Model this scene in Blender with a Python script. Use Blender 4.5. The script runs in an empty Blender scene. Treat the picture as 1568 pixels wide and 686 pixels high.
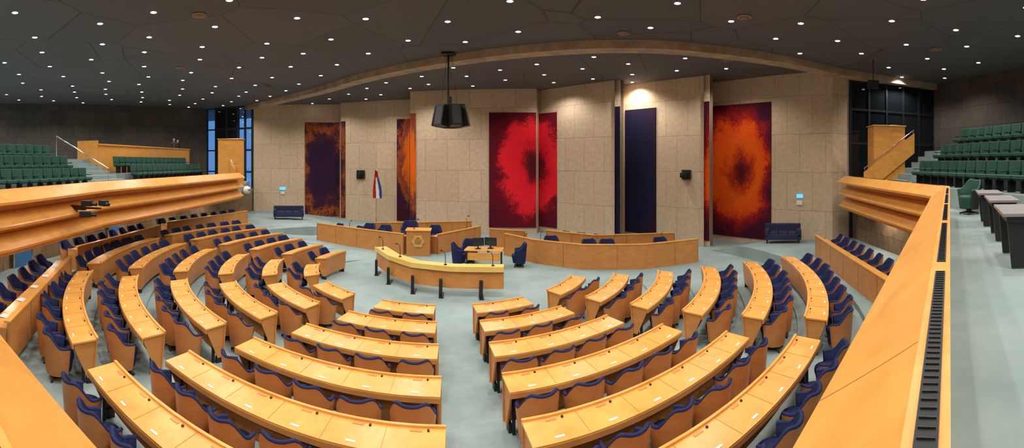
import bpy, bmesh, math, random
from mathutils import Vector, Matrix
random.seed(7)
sin, cos, pi = math.sin, math.cos, math.pi
scene = bpy.context.scene
try:
    scene.view_settings.view_transform = 'Standard'
    scene.view_settings.look = 'None'
except Exception as e:
    print(e)

# ------------------------------------------------------------------ materials
def newmat(name):
    m = bpy.data.materials.new(name); m.use_nodes = True
    nt = m.node_tree
    return m, nt, nt.nodes['Principled BSDF']

def setv(b, k, v):
    if k in b.inputs: b.inputs[k].default_value = v

def simple(name, col, rough=0.5, metal=0.0, var=0.0, scale=20.0, bump=0.0, emit=None, es=0.0, spec=None):
    m, nt, b = newmat(name)
    setv(b, 'Base Color', (*col, 1)); setv(b, 'Roughness', rough); setv(b, 'Metallic', metal)
    if spec is not None: setv(b, 'Specular IOR Level', spec)
    if emit: setv(b, 'Emission Color', (*emit, 1)); setv(b, 'Emission Strength', es)
    if var > 0 or bump > 0:
        tc = nt.nodes.new('ShaderNodeTexCoord'); n = nt.nodes.new('ShaderNodeTexNoise')
        n.inputs['Scale'].default_value = scale; n.inputs['Detail'].default_value = 6
        nt.links.new(tc.outputs['Object'], n.inputs['Vector'])
        if var > 0:
            r = nt.nodes.new('ShaderNodeValToRGB')
            r.color_ramp.elements[0].position = .3; r.color_ramp.elements[1].position = .7
            r.color_ramp.elements[0].color = (*[c*(1-var) for c in col], 1)
            r.color_ramp.elements[1].color = (*[min(1, c*(1+var)) for c in col], 1)
            nt.links.new(n.outputs['Fac'], r.inputs['Fac']); nt.links.new(r.outputs['Color'], b.inputs['Base Color'])
        if bump > 0:
            bp = nt.nodes.new('ShaderNodeBump'); bp.inputs['Strength'].default_value = bump
            bp.inputs['Distance'].default_value = .01
            nt.links.new(n.outputs['Fac'], bp.inputs['Height']); nt.links.new(bp.outputs['Normal'], b.inputs['Normal'])
    return m

def wood(name, c1, c2, rough=0.32):
    m, nt, b = newmat(name)
    tc = nt.nodes.new('ShaderNodeTexCoord'); mp = nt.nodes.new('ShaderNodeMapping')
    mp.inputs['Scale'].default_value = (1, 1, 2.2)
    n = nt.nodes.new('ShaderNodeTexNoise'); n.inputs['Scale'].default_value = 2.2
    n.inputs['Detail'].default_value = 7; n.inputs['Roughness'].default_value = .62
    n.inputs['Distortion'].default_value = .8
    r = nt.nodes.new('ShaderNodeValToRGB')
    r.color_ramp.elements[0].position = .3; r.color_ramp.elements[1].position = .7
    r.color_ramp.elements[0].color = (*c2, 1); r.color_ramp.elements[1].color = (*c1, 1)
    nt.links.new(tc.outputs['Object'], mp.inputs['Vector']); nt.links.new(mp.outputs['Vector'], n.inputs['Vector'])
    nt.links.new(n.outputs['Fac'], r.inputs['Fac']); nt.links.new(r.outputs['Color'], b.inputs['Base Color'])
    setv(b, 'Roughness', rough); setv(b, 'Specular IOR Level', .4)
    return m

M_WOOD = wood('wood_desk_top', (.83, .41, .10), (.68, .285, .052), .30)
M_WOODF = wood('wood_veneer_panel', (.60, .265, .08), (.48, .19, .047), .4)
M_WOODC = wood('wood_chair_shell', (.56, .22, .065), (.44, .155, .04), .38)
M_WOODP = wood('wood_parapet', (.79, .38, .088), (.65, .27, .048), .36)
M_WOODL = wood('wood_light_counter', (.86, .60, .18), (.78, .50, .13), .3)
M_BLUE = simple('blue_upholstery', (.014, .019, .078), .75, var=.25, scale=30, spec=.25)
M_NAVY = simple('navy_sofa_fabric', (.012, .015, .06), .7, var=.25, scale=30)
M_GREEN = simple('green_upholstery', (.012, .075, .052), .65, var=.25, scale=30)
M_BLACK = simple('black_plastic', (.012, .012, .013), .45)
M_DARK = simple('dark_metal', (.03, .03, .033), .4, .6)
M_STEEL = simple('steel_rail', (.6, .6, .6), .25, 1.0)
M_WHITE = simple('white_paper', (.8, .76, .68), .6)
M_GREYTOP = simple('grey_table_top', (.26, .23, .23), .4)
M_BLUESIGN = simple('blue_sign', (.05, .4, .8), .5, emit=(.1, .5, .9), es=1.2)
M_LAMP = simple('lamp_glow', (1, 1, 1), .5, emit=(1, .95, .86), es=14)
M_GRILLE = simple('black_grille', (.01, .01, .01), .6)
M_BEIGE = simple('beige_vent', (.35, .22, .14), .6)
M_GOLD = simple('gold_emblem', (.85, .5, .12), .35, .5)
M_FR = simple('flag_red', (.45, .01, .01), .7)
M_FW = simple('flag_white', (.75, .75, .72), .7)
M_FB = simple('flag_blue', (.02, .05, .3), .7)
M_SKIN = simple('skin', (.5, .28, .19), .5)
M_CLOTH = simple('dark_clothes', (.02, .02, .025), .8)
M_HAIR = simple('hair', (.02, .012, .008), .6)
M_FRAME = simple('window_frame', (.03, .035, .045), .4, .5)

# carpet
def carpet():
    m, nt, b = newmat('carpet_grey_green')
    tc = nt.nodes.new('ShaderNodeTexCoord')
    n = nt.nodes.new('ShaderNodeTexNoise'); n.inputs['Scale'].default_value = .55; n.inputs['Detail'].default_value = 8
    n.inputs['Roughness'].default_value = .65
    r = nt.nodes.new('ShaderNodeValToRGB')
    r.color_ramp.elements[0].position = .32; r.color_ramp.elements[1].position = .68
    r.color_ramp.elements[0].color = (.22, .29, .285, 1); r.color_ramp.elements[1].color = (.33, .40, .395, 1)
    nt.links.new(tc.outputs['Object'], n.inputs['Vector']); nt.links.new(n.outputs['Fac'], r.inputs['Fac'])
    nt.links.new(r.outputs['Color'], b.inputs['Base Color']); setv(b, 'Roughness', .95); setv(b, 'Specular IOR Level', .1)
    return m
M_CARPET = carpet()

def stone(name, ca, cb, cm, bw=1.35, bh=1.85, rough=.8, nscale=5, lo=.84, hi=1.10):
    m, nt, b = newmat(name)
    uv = nt.nodes.new('ShaderNodeTexCoord')
    br = nt.nodes.new('ShaderNodeTexBrick')
    br.inputs['Scale'].default_value = 1; br.inputs['Brick Width'].default_value = bw
    br.inputs['Row Height'].default_value = bh; br.inputs['Mortar Size'].default_value = .009
    br.inputs['Mortar Smooth'].default_value = .1; br.offset = .5
    br.inputs['Color1'].default_value = (*ca, 1); br.inputs['Color2'].default_value = (*cb, 1)
    br.inputs['Mortar'].default_value = (*cm, 1)
    nt.links.new(uv.outputs['UV'], br.inputs['Vector'])
    n = nt.nodes.new('ShaderNodeTexNoise'); n.inputs['Scale'].default_value = nscale; n.inputs['Detail'].default_value = 7
    n.inputs['Roughness'].default_value = .6
    nt.links.new(uv.outputs['UV'], n.inputs['Vector'])
    r = nt.nodes.new('ShaderNodeValToRGB')
    r.color_ramp.elements[0].position = .3; r.color_ramp.elements[1].position = .7
    r.color_ramp.elements[0].color = (lo, lo, lo, 1); r.color_ramp.elements[1].color = (hi, hi, hi, 1)
    mx = nt.nodes.new('ShaderNodeMix'); mx.data_type = 'RGBA'; mx.blend_type = 'MULTIPLY'
    mx.inputs['Factor'].default_value = 1
    nt.links.new(n.outputs['Fac'], r.inputs['Fac'])
    nt.links.new(br.outputs['Color'], mx.inputs['A']); nt.links.new(r.outputs['Color'], mx.inputs['B'])
    nt.links.new(mx.outputs['Result'], b.inputs['Base Color']); setv(b, 'Roughness', rough); setv(b, 'Specular IOR Level', .2)
    return m
M_STONE = stone('beige_stone_slabs', (.63, .48, .34), (.57, .43, .30), (.30, .215, .15))
M_DKSTONE = stone('dark_brown_stone', (.26, .17, .095), (.17, .115, .07), (.05, .04, .03), 1.1, 1.1, .35, 3, .6, 1.3)
M_CONC = stone('dark_concrete_wall', (.095, .08, .066), (.072, .063, .054), (.03, .027, .024), 1.2, 1.0, .8, 3)

def ceiling_mat():
    m, nt, b = newmat('dark_ceiling_panels')
    tc = nt.nodes.new('ShaderNodeTexCoord')
    v = nt.nodes.new('ShaderNodeTexVoronoi'); v.feature = 'DISTANCE_TO_EDGE'; v.inputs['Scale'].default_value = .30
    v2 = nt.nodes.new('ShaderNodeTexVoronoi'); v2.feature = 'F1'; v2.inputs['Scale'].default_value = .30
    nt.links.new(tc.outputs['Object'], v.inputs['Vector']); nt.links.new(tc.outputs['Object'], v2.inputs['Vector'])
    r = nt.nodes.new('ShaderNodeValToRGB')
    r.color_ramp.elements[0].position = .002; r.color_ramp.elements[0].color = (.03, .03, .031, 1)
    r.color_ramp.elements[1].position = .007; r.color_ramp.elements[1].color = (.098, .098, .105, 1)
    nt.links.new(v.outputs['Distance'], r.inputs['Fac'])
    mx = nt.nodes.new('ShaderNodeMix'); mx.data_type = 'RGBA'; mx.blend_type = 'MULTIPLY'; mx.inputs['Factor'].default_value = 1
    bw = nt.nodes.new('ShaderNodeMapRange'); bw.inputs['To Min'].default_value = .88; bw.inputs['To Max'].default_value = 1.1
    nt.links.new(v2.outputs['Color'], bw.inputs['Value'])
    nt.links.new(r.outputs['Color'], mx.inputs['A']); nt.links.new(bw.outputs['Result'], mx.inputs['B'])
    nt.links.new(mx.outputs['Result'], b.inputs['Base Color']); setv(b, 'Roughness', .8)
    return m
M_CEIL = ceiling_mat()

def glass(name, col, alpha):
    m, nt, b = newmat(name)
    tr = nt.nodes.new('ShaderNodeBsdfTransparent'); tr.inputs['Color'].default_value = (*col, 1)
    gl = nt.nodes.new('ShaderNodeBsdfGlossy'); gl.inputs['Roughness'].default_value = .03
    mix = nt.nodes.new('ShaderNodeMixShader'); mix.inputs['Fac'].default_value = alpha
    nt.links.new(tr.outputs[0], mix.inputs[1]); nt.links.new(gl.outputs[0], mix.inputs[2])
    nt.links.new(mix.outputs[0], nt.nodes['Material Output'].inputs['Surface'])
    return m
M_GLASS = glass('window_glass', (.6, .8, 1), .15)
M_DKGLASS = simple('dark_tinted_glass', (.008, .011, .014), .04)

def painting_mat(name, stops, cx, cy, rx, ry, nsc=3.0, amt=.35, fine=.8, off=0.0):
    m, nt, b = newmat(name)
    tc = nt.nodes.new('ShaderNodeTexCoord'); L = nt.links.new
    wv = nt.nodes.new('ShaderNodeTexNoise'); wv.inputs['Scale'].default_value = 2.3; wv.inputs['Detail'].default_value = 5
    ofs = nt.nodes.new('ShaderNodeVectorMath'); ofs.operation = 'ADD'; ofs.inputs[1].default_value = (off, off*1.7, 0)
    L(tc.outputs['UV'], ofs.inputs[0]); L(ofs.outputs[0], wv.inputs['Vector'])
    sb = nt.nodes.new('ShaderNodeVectorMath'); sb.operation = 'SUBTRACT'; sb.inputs[1].default_value = (.5, .5, .5); L(wv.outputs['Color'], sb.inputs[0])
    sc = nt.nodes.new('ShaderNodeVectorMath'); sc.operation = 'MULTIPLY'; sc.inputs[1].default_value = (.5, .35, 0); L(sb.outputs[0], sc.inputs[0])
    wa = nt.nodes.new('ShaderNodeVectorMath'); wa.operation = 'ADD'; L(tc.outputs['UV'], wa.inputs[0]); L(sc.outputs[0], wa.inputs[1])
    mp = nt.nodes.new('ShaderNodeMapping'); mp.vector_type = 'POINT'
    mp.inputs['Location'].default_value = (-cx/rx, -cy/ry, 0); mp.inputs['Scale'].default_value = (1/rx, 1/ry, 1)
    L(wa.outputs[0], mp.inputs['Vector'])
    ln = nt.nodes.new('ShaderNodeVectorMath'); ln.operation = 'LENGTH'; L(mp.outputs['Vector'], ln.inputs[0])
    m2 = nt.nodes.new('ShaderNodeMapping'); m2.inputs['Scale'].default_value = (1, 2.4, 1); m2.inputs['Location'].default_value = (off, off, off); L(wa.outputs[0], m2.inputs['Vector'])
    n = nt.nodes.new('ShaderNodeTexNoise'); n.inputs['Scale'].default_value = nsc; n.inputs['Detail'].default_value = 8
    n.inputs['Roughness'].default_value = .6; L(m2.outputs['Vector'], n.inputs['Vector'])
    m3 = nt.nodes.new('ShaderNodeMapping'); m3.inputs['Scale'].default_value = (2.2, 2.6, 1); m3.inputs['Rotation'].default_value = (0, 0, .5); L(wa.outputs[0], m3.inputs['Vector'])
    n2 = nt.nodes.new('ShaderNodeTexNoise'); n2.inputs['Scale'].default_value = 11; n2.inputs['Detail'].default_value = 10
    n2.inputs['Distortion'].default_value = 2.5
    n2.inputs['Roughness'].default_value = .75; L(m3.outputs['Vector'], n2.inputs['Vector'])
    a = nt.nodes.new('ShaderNodeMath'); a.operation = 'MULTIPLY_ADD'; a.inputs[1].default_value = amt*2.0; a.inputs[2].default_value = -amt
    L(n.outputs['Fac'], a.inputs[0])
    a2 = nt.nodes.new('ShaderNodeMath'); a2.operation = 'MULTIPLY_ADD'; a2.inputs[1].default_value = fine; a2.inputs[2].default_value = -fine/2
    L(n2.outputs['Fac'], a2.inputs[0])
    s1 = nt.nodes.new('ShaderNodeMath'); s1.operation = 'ADD'; L(ln.outputs['Value'], s1.inputs[0]); L(a.outputs[0], s1.inputs[1])
    s2 = nt.nodes.new('ShaderNodeMath'); s2.operation = 'ADD'; L(s1.outputs[0], s2.inputs[0]); L(a2.outputs[0], s2.inputs[1])
    r = nt.nodes.new('ShaderNodeValToRGB')
    while len(r.color_ramp.elements) < len(stops): r.color_ramp.elements.new(.5)
    for e, (p, c) in zip(r.color_ramp.elements, stops):
        e.position = p; e.color = (*c, 1)
    hv = nt.nodes.new('ShaderNodeMath'); hv.operation = 'MULTIPLY'; hv.inputs[1].default_value = .5; L(s2.outputs[0], hv.inputs[0])
    L(hv.outputs[0], r.inputs['Fac']); L(r.outputs['Color'], b.inputs['Base Color'])
    setv(b, 'Roughness', .85); setv(b, 'Specular IOR Level', .15)
    return m

# ------------------------------------------------------------------ mesh builder
class MB:
    def __init__(self): self.v = []; self.f = []; self.m = []; self.s = []
    def add(self, vs, fs, mat=0, smooth=False):
        o = len(self.v); self.v += [tuple(p) for p in vs]
        for f in fs:
            self.f.append(tuple(i+o for i in f)); self.m.append(mat); self.s.append(smooth)
    def box(self, c, s, mat=0, rz=0.0, rx=0.0, taper=1.0, M=None):
        hx, hy, hz = s[0]/2, s[1]/2, s[2]/2
        pts = []
        for z in (-hz, hz):
            t = taper if z < 0 else 1
            for x, y in ((-hx, -hy), (hx, -hy), (hx, hy), (-hx, hy)): pts.append(Vector((x*t, y*t, z)))
        R = Matrix.Rotation(rz, 3, 'Z') @ Matrix.Rotation(rx, 3, 'X')
        pts = [R @ p + Vector(c) for p in pts]
        if M is not None: pts = [M @ p for p in pts]
        self.add(pts, [(0, 3, 2, 1), (4, 5, 6, 7), (0, 1, 5, 4), (1, 2, 6, 5), (2, 3, 7, 6), (3, 0, 4, 7)], mat)
    def prism(self, poly, z0, z1, mat=0):
        n = len(poly)
        vs = [(x, y, z0) for x, y in poly] + [(x, y, z1) for x, y in poly]
        fs = [tuple(range(n))[::-1], tuple(range(n, 2*n))] + [(i, (i+1) % n, (i+1) % n+n, i+n) for i in range(n)]
        self.add(vs, fs, mat)
    def sweep(self, path, prof, mat=0, smooth=False, zf=None):
        n = len(path); k = len(prof); vs = []
        for i, p in enumerate(path):
            ds = []
            if i > 0: ds.append((Vector(path[i][:2])-Vector(path[i-1][:2])).normalized())
            if i < n-1: ds.append((Vector(path[i+1][:2])-Vector(path[i][:2])).normalized())
            ns = [Vector((-d.y, d.x)) for d in ds]
            if len(ns) == 2:
                a = (ns[0]+ns[1]).normalized(); a = a / max(.35, a.dot(ns[0]))
            else: a = ns[0]
            for s, z in prof: vs.append((p[0]+a.x*s, p[1]+a.y*s, z + (zf[i] if zf else 0)))
        fs = []
        for i in range(n-1):
            for j in range(k):
                fs.append((i*k+j, (i+1)*k+j, (i+1)*k+(j+1) % k, i*k+(j+1) % k))
        fs.append(tuple(range(k))); fs.append(tuple(range((n-1)*k, n*k))[::-1])
        self.add(vs, fs, mat, smooth)
    def tube(self, pts, r, mat=0, n=8):
        pts = [Vector(p) for p in pts]; vs = []
        rr = r if isinstance(r, (list, tuple)) else [r]*len(pts)
        for i, p in enumerate(pts):
            d = (pts[min(i+1, len(pts)-1)]-pts[max(i-1, 0)]).normalized()
            u = d.orthogonal().normalized() if abs(d.z) < .99 else Vector((1, 0, 0)); w = d.cross(u)
            for j in range(n):
                a = 2*pi*j/n; vs.append(p + (u*cos(a)+w*sin(a))*rr[i])
        fs = [(i*n+j, i*n+(j+1) % n, (i+1)*n+(j+1) % n, (i+1)*n+j) for i in range(len(pts)-1) for j in range(n)]
        fs += [tuple(range(n))[::-1], tuple(range((len(pts)-1)*n, len(pts)*n))]
        self.add(vs, fs, mat, True)
    def obj(self, name, mats, bevel=0, parent=None, recenter=True):
        me = bpy.data.meshes.new(name)
        c = Vector((0, 0, 0))
        if recenter and self.v:
            xs = [p[0] for p in self.v]; ys = [p[1] for p in self.v]; zs = [p[2] for p in self.v]
            c = Vector(((min(xs)+max(xs))/2, (min(ys)+max(ys))/2, min(zs)))
        me.from_pydata([(p[0]-c.x, p[1]-c.y, p[2]-c.z) for p in self.v], [], self.f)
        for m in mats: me.materials.append(m)
        for p, mi, s in zip(me.polygons, self.m, self.s): p.material_index = mi; p.use_smooth = s
        bm = bmesh.new(); bm.from_mesh(me)
        bmesh.ops.recalc_face_normals(bm, faces=bm.faces)
        bm.to_mesh(me); bm.free()
        o = bpy.data.objects.new(name, me); o.location = c
        scene.collection.objects.link(o)
        if bevel > 0:
            b = o.modifiers.new('bevel', 'BEVEL'); b.width = bevel; b.segments = 2; b.limit_method = 'ANGLE'
        if parent: o.parent = parent
        return o

def P(az, d): return (d*sin(az), d*cos(az))
C = Vector((-2.2, 14.5))
def pol(th, r):
    t = math.radians(th); return (C.x + r*sin(t), C.y - r*cos(t))
H_CAM = 4.2
RAD = [4.4, 5.69, 7.0, 8.33, 9.67, 10.96]

# ------------------------------------------------------------------ floor height field
def smooth01(x): x = max(0, min(1, x)); return x*x*(3-2*x)
def tierz(r, th):
    while th > 180: th -= 360
    while th < -180: th += 360
    w = smooth01((th+134)/18) * smooth01((95-th)/14)
    z = 0
    for i in range(1, 6):
        if r >= RAD[i]-.45: z = .07*i
    if r >= 12.1: z = .5
    if r < 12.1: return z*w
    wo = smooth01((th+150)/18) * smooth01((112-th)/12)
    return z*wo
def floor_z(x, y):
    dx, dy = x-C.x, y-C.y
    return tierz(math.hypot(dx, dy), math.degrees(math.atan2(dx, -dy)))

rs = [0.01, 2]
for i in range(1, 6): rs += [RAD[i]-.46, RAD[i]-.449]
rs += [12.09, 12.101, 13, 15, 18, 22, 28]
ths = [i*3-180 for i in range(121)]
b = MB(); vs = []; fs = []
for t in ths:
    for r in rs:
        x, y = pol(t, r); vs.append((x, y, tierz(r, t)))
k = len(rs)
for i in range(len(ths)-1):
    for j in range(k-1): fs.append((i*k+j, (i+1)*k+j, (i+1)*k+j+1, i*k+j+1))
b.add(vs, fs, 0)
floor = b.obj('floor', [M_CARPET], recenter=False)

# ------------------------------------------------------------------ back wall
CZ = 8.5
BW = [P(-.587, 33.5), P(-.391, 33), P(-.388, 32.2), P(-.231, 30.2), P(-.231, 26.9), P(.056, 25.9), P(.061, 26.6),
      P(.246, 23.0), P(.249, 25), P(.449, 21.8), P(.449, 24), P(.727, 20.7), P(.764, 21.5)]
def wall(name, path, z0, z1, mat, thick=.3, side=1):
    me = bpy.data.meshes.new(name); bm = bmesh.new(); uvl = bm.loops.layers.uv.new('UVMap')
    L = 0
    for i in range(len(path)-1):
        a, c = Vector(path[i]), Vector(path[i+1]); d = (c-a).length
        n = Vector((-(c-a).y, (c-a).x)).normalized()*thick*side
        vv = [(a.x, a.y, z0), (c.x, c.y, z0), (c.x, c.y, z1), (a.x, a.y, z1)]
        uu = [(L, z0), (L+d, z0), (L+d, z1), (L, z1)]
        f = bm.faces.new([bm.verts.new(p) for p in vv])
        for lp, u in zip(f.loops, uu): lp[uvl].uv = u
        vb = [(a.x+n.x, a.y+n.y, z0), (c.x+n.x, c.y+n.y, z0), (c.x+n.x, c.y+n.y, z1), (a.x+n.x, a.y+n.y, z1)]
        g = bm.faces.new([bm.verts.new(p) for p in vb][::-1])
        L += d
    bm.to_mesh(me); bm.free(); me.materials.append(mat)
    o = bpy.data.objects.new(name, me); scene.collection.objects.link(o); return o
wall('wall_back', BW, 0, CZ, M_STONE, .3, 1)
wall('wall_gallery_left', [(-36, 0), (-22.9, 27.7)], 0, CZ, M_CONC, .3, 1)
wall('wall_rear', [(16, -8), (-20, -10), (-36, 0)], 0, CZ, M_CONC, .3, 1)
wall('wall_gallery_right', [(20.1, 14.2), (18.3, 7.9), (16, -8)], 0, CZ, M_CONC, .3, 1)
UW = [(-18.55, 27.8), (-17.4, 22), (-16.9, 14), (-13.9, 6.4), (-9.3, .2), (-3, -1), (4, -1), (11.2, 5.2), (15.0, 15.4)]
wall('wall_under_gallery', UW, 0, 2.3, M_DKSTONE, .2, -1)

# ceiling
b = MB(); b.prism([(-37, -11), (22, -11), (22, 36), (-37, 36)], CZ, CZ+.3, 0); b.obj('ceiling', [M_CEIL], recenter=False)
ctrl = [P(-.598, 34), P(-.45, 26.3), P(-.33, 21.6), P(-.124, 17.9), P(.098, 16.2), P(.25, 15.85), P(.394, 16.2), P(.616, 18.2), P(.764, 21), P(.97, 25)]
def catmull(pts, n=8):
    out = []; pts = [Vector(p) for p in pts]
    for i in range(len(pts)-1):
        p0 = pts[max(i-1, 0)]; p1 = pts[i]; p2 = pts[i+1]; p3 = pts[min(i+2, len(pts)-1)]
        for t in range(n):
            t /= n
            out.append(.5*((2*p1)+(p2-p0)*t+(2*p0-5*p1+4*p2-p3)*t*t+(3*p1-p0-3*p2+p3)*t**3))
    out.append(pts[-1]); return out
b = MB(); b.sweep(catmull(ctrl), [(-.36, CZ-.30), (.36, CZ-.30), (.36, CZ+.02), (-.36, CZ+.02)], 0)
b.obj('ceiling_beam', [simple('beam_concrete', (.40, .29, .20), .8, var=.25, scale=2)], recenter=False)

# ------------------------------------------------------------------ paintings
def lineaz(p0, p1, az):
    p0, p1 = Vector(p0), Vector(p1); d = Vector((sin(az), cos(az)))
    e = p1-p0; det = d.x*(-e.y) + e.x*d.y
    t = (p0.x*(-e.y) + e.x*p0.y)/det
    return Vector((d.x*t, d.y*t))
def AZ(u): return (u-784)/675.0   # surveyed bearing
def painting(segs, z0, z1, mat):
    me = bpy.data.meshes.new('tapestry_painting'); bm = bmesh.new(); uvl = bm.loops.layers.uv.new('UVMap')
    for (s0, s1, a0, a1, ua, ub) in segs:
        p = lineaz(s0, s1, a0); q = lineaz(s0, s1, a1)
        e = (Vector(s1)-Vector(s0)).normalized(); n = Vector((e.y, -e.x))
        if n.dot(-p) < 0: n = -n
        f0 = p+n*.06; f1 = q+n*.06; b0 = p+n*.01; b1 = q+n*.01
        def V(c, z): return bm.verts.new((c.x, c.y, z))
        v = [V(f0, z0), V(f1, z0), V(f1, z1), V(f0, z1), V(b0, z0), V(b1, z0), V(b1, z1), V(b0, z1)]
        uvs = {0: (ua, 0), 1: (ub, 0), 2: (ub, 1), 3: (ua, 1), 4: (ua, 0), 5: (ub, 0), 6: (ub, 1), 7: (ua, 1)}
        for q4 in ((0, 1, 2, 3), (0, 3, 7, 4), (1, 5, 6, 2), (3, 2, 6, 7), (0, 4, 5, 1)):
            f = bm.faces.new([v[i] for i in q4])
            for lp, i in zip(f.loops, q4): lp[uvl].uv = uvs[i]
    bm.to_mesh(me); bm.free(); me.materials.append(mat)
    o = bpy.data.objects.new('tapestry_painting', me); scene.collection.objects.link(o)
S1, S2, S3, S4, S5, S6 = (BW[0], BW[1]), (BW[2], BW[3]), (BW[4], BW[5]), (BW[6], BW[7]), (BW[8], BW[9]), (BW[10], BW[11])
PUR = (.036, .011, .032); ORA = (.86, .13, .008); RED = (.68, .009, .022); MAR = (.065, .005, .013)
pm1 = painting_mat('felt_purple_orange', [(0, PUR), (.30, (.026, .010, .035)), (.40, (.08, .015, .022)), (.47, (.40, .10, .012)), (.53, (.05, .011, .025)), (.8, (.045, .007, .017))], .5, .5, .62, .55, 3.2, .5, 1.3, 3.1)
pm2 = painting_mat('felt_orange', [(0, ORA), (.28, (.6, .13, .01)), (.36, (.09, .02, .03)), (.46, (.45, .09, .01)), (.52, PUR), (.9, MAR)], .72, .6, .7, .45, 4, .5, 1.2, 5.3)
pm3 = painting_mat('felt_red', [(0, MAR), (.11, (.12, .004, .01)), (.19, RED), (.38, (.8, .016, .028)), (.45, (.14, .004, .015)), (.8, (.06, .005, .016))], .66, .52, .60, .48, 2.8, .3, .95, 1.4)
pm4 = painting_mat('felt_navy', [(0, (.008, .009, .022)), (.35, (.01, .012, .04)), (.55, (.018, .01, .035)), (.9, (.05, .006, .02))], .4, .5, .6, .5, 3, .3, .8, 2)
pm5 = painting_mat('felt_orange_ring', [(0, (.07, .008, .02)), (.09, (.16, .012, .012)), (.17, (.55, .045, .006)), (.24, ORA), (.35, (.78, .08, .006)), (.42, (.3, .012, .01)), (.52, (.055, .005, .02)), (.8, (.04, .004, .02))], .50, .52, .60, .50, 2.6, .22, .85, 0.6)
painting([(*S1, AZ(467), AZ(521.5), 0, .88), (*S2, AZ(522.5), AZ(529), .88, 1)], .15, 7.15, pm1)
painting([(*S2, AZ(608), AZ(627.6), 0, .6), (*S3, AZ(628.4), AZ(637), .65, 1)], .15, 7.15, pm2)
painting([(*S3, AZ(749), AZ(821), 0, .72), (*S4, AZ(826), AZ(853), .73, 1)], .35, 7.1, pm3)
painting([(*S4, AZ(942), AZ(949.8), 0, .2), (*S5, AZ(958), AZ(1005), .2, 1)], .3, 7.1, pm4)
painting([(*S5, AZ(1079), AZ(1086.5), 0, .06), (*S6, AZ(1090), AZ(1181), .06, 1)], .3, 7.2, pm5)

# wall-mounted boxes, signs
def on_wall(seg, u, z, size, name, mats, extra=None):
    p = lineaz(*seg, AZ(u)); e = (Vector(seg[1])-Vector(seg[0])).normalized(); n = Vector((e.y, -e.x))
    if n.dot(-p) < 0: n = -n
    rz = math.atan2(e.y, e.x); b = MB()
    c = p+n*(size[1]/2+.005)
    b.box((c.x, c.y, z), size, 0, rz)
    if extra: extra(b, p, n, e, rz, z)
    return b.obj(name, mats, .01)
def camx(b, p, n, e, rz, z):
    q = p+n*.3
    b.box((q.x, q.y, z-.02), (.3, .3, .25), 1, rz)
    b.tube([(q.x, q.y, z), (q.x+n.x*.25, q.y+n.y*.25, z-.05)], .07, 1)
on_wall(S2, 553, 3.3, (.62, .12, .62), 'wall_camera_box', [M_BLACK, M_DARK], camx)
on_wall(S5, 1052, 3.55, (.5, .12, .5), 'wall_camera_box', [M_BLACK, M_DARK], camx)
def signx(b, p, n, e, rz, z):
    q = p+n*.05
    b.box((q.x, q.y, z-.32), (.3, .03, .22), 1, rz)
on_wall(S1, 433, 2.2, (.45, .05, .2), 'exit_sign', [M_BLUESIGN, M_WHITE], signx)
on_wall(S6, 1225, 2.55, (.32, .05, .18), 'exit_sign', [M_BLUESIGN, M_WHITE], signx)

# ------------------------------------------------------------------ windows
def window(name, p0, p1, z0, z1, nx, nz, gm, fw=.1):
    p0, p1 = Vector(p0), Vector(p1); e = (p1-p0); L = e.length; e.normalize(); rz = math.atan2(e.y, e.x)
    b = MB(); m = (p0+p1)/2
    b.box((m.x, m.y, (z0+z1)/2), (L, .02, z1-z0), 1, rz)
    for i in range(nx+1):
        q = p0+e*(L*i/nx); b.box((q.x, q.y, (z0+z1)/2), (fw, .14, z1-z0), 0, rz)
    for j in range(nz+1):
        b.box((m.x, m.y, z0+(z1-z0)*j/nz), (L, .12, fw), 0, rz)
    return b.obj(name, [M_FRAME, gm])
window('window_1', (-22.9, 27.7), (-22.0, 27.73), .1, CZ-.05, 1, 5, M_GLASS)
window('window_2', (-22.0, 27.73), (-19.9, 27.8), .1, CZ-.05, 2, 5, M_DKGLASS, .2)
window('window_3', (-19.9, 27.8), (-18.6, 27.85), .1, CZ-.05, 2, 5, M_GLASS, .14)
window('window_4', (14.95, 15.5), (20.1, 14.2), .1, CZ-.05, 5, 5, M_DKGLASS)

# ------------------------------------------------------------------ gallery slab + parapet
PP = [(-14.8, 20.6), (-11.3, 8.15), (-9.14, 3.96), (-7.9, 1.0), (.28, .18), (9.47, 6.17), (13.6, 14.3)]
b = MB()
poly = [(p[0], p[1]) for p in PP] + [(14.9, 15.35), (19.9, 14.1), (18.1, 7.9), (15.8, -7.8), (-20, -9.7), (-35.6, 0.2), (-22.8, 27.4), (-18.7, 27.6)]
b.prism(poly, 2.3, 2.75, 0)
b.obj('gallery_floor', [M_CARPET], recenter=False)
ZT = 3.58
b = MB()
b.sweep(PP, [(0, ZT-.06), (.11, ZT-.06), (.11, ZT), (0, ZT)], 0)
b.sweep(PP, [(0, 2.2), (.05, 2.2), (.05, ZT-.06), (0, ZT-.06)], 0)
b.sweep(PP, [(.11, ZT-.005), (.47, ZT-.25), (.47, ZT-.31), (.11, ZT-.07)], 0)
b.sweep(PP, [(.05, ZT-.52), (.10, ZT-.50), (.44, ZT-.78), (.42, ZT-.84), (.05, ZT-.60)], 0)
b.sweep(PP, [(.05, ZT-1.02), (.10, ZT-1.0), (.38, ZT-1.30), (.36, ZT-1.36), (.05, ZT-1.12)], 0)
b.sweep(PP, [(-.1, 2.12), (.25, 2.12), (.25, 2.22), (-.1, 2.22)], 0)
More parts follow.
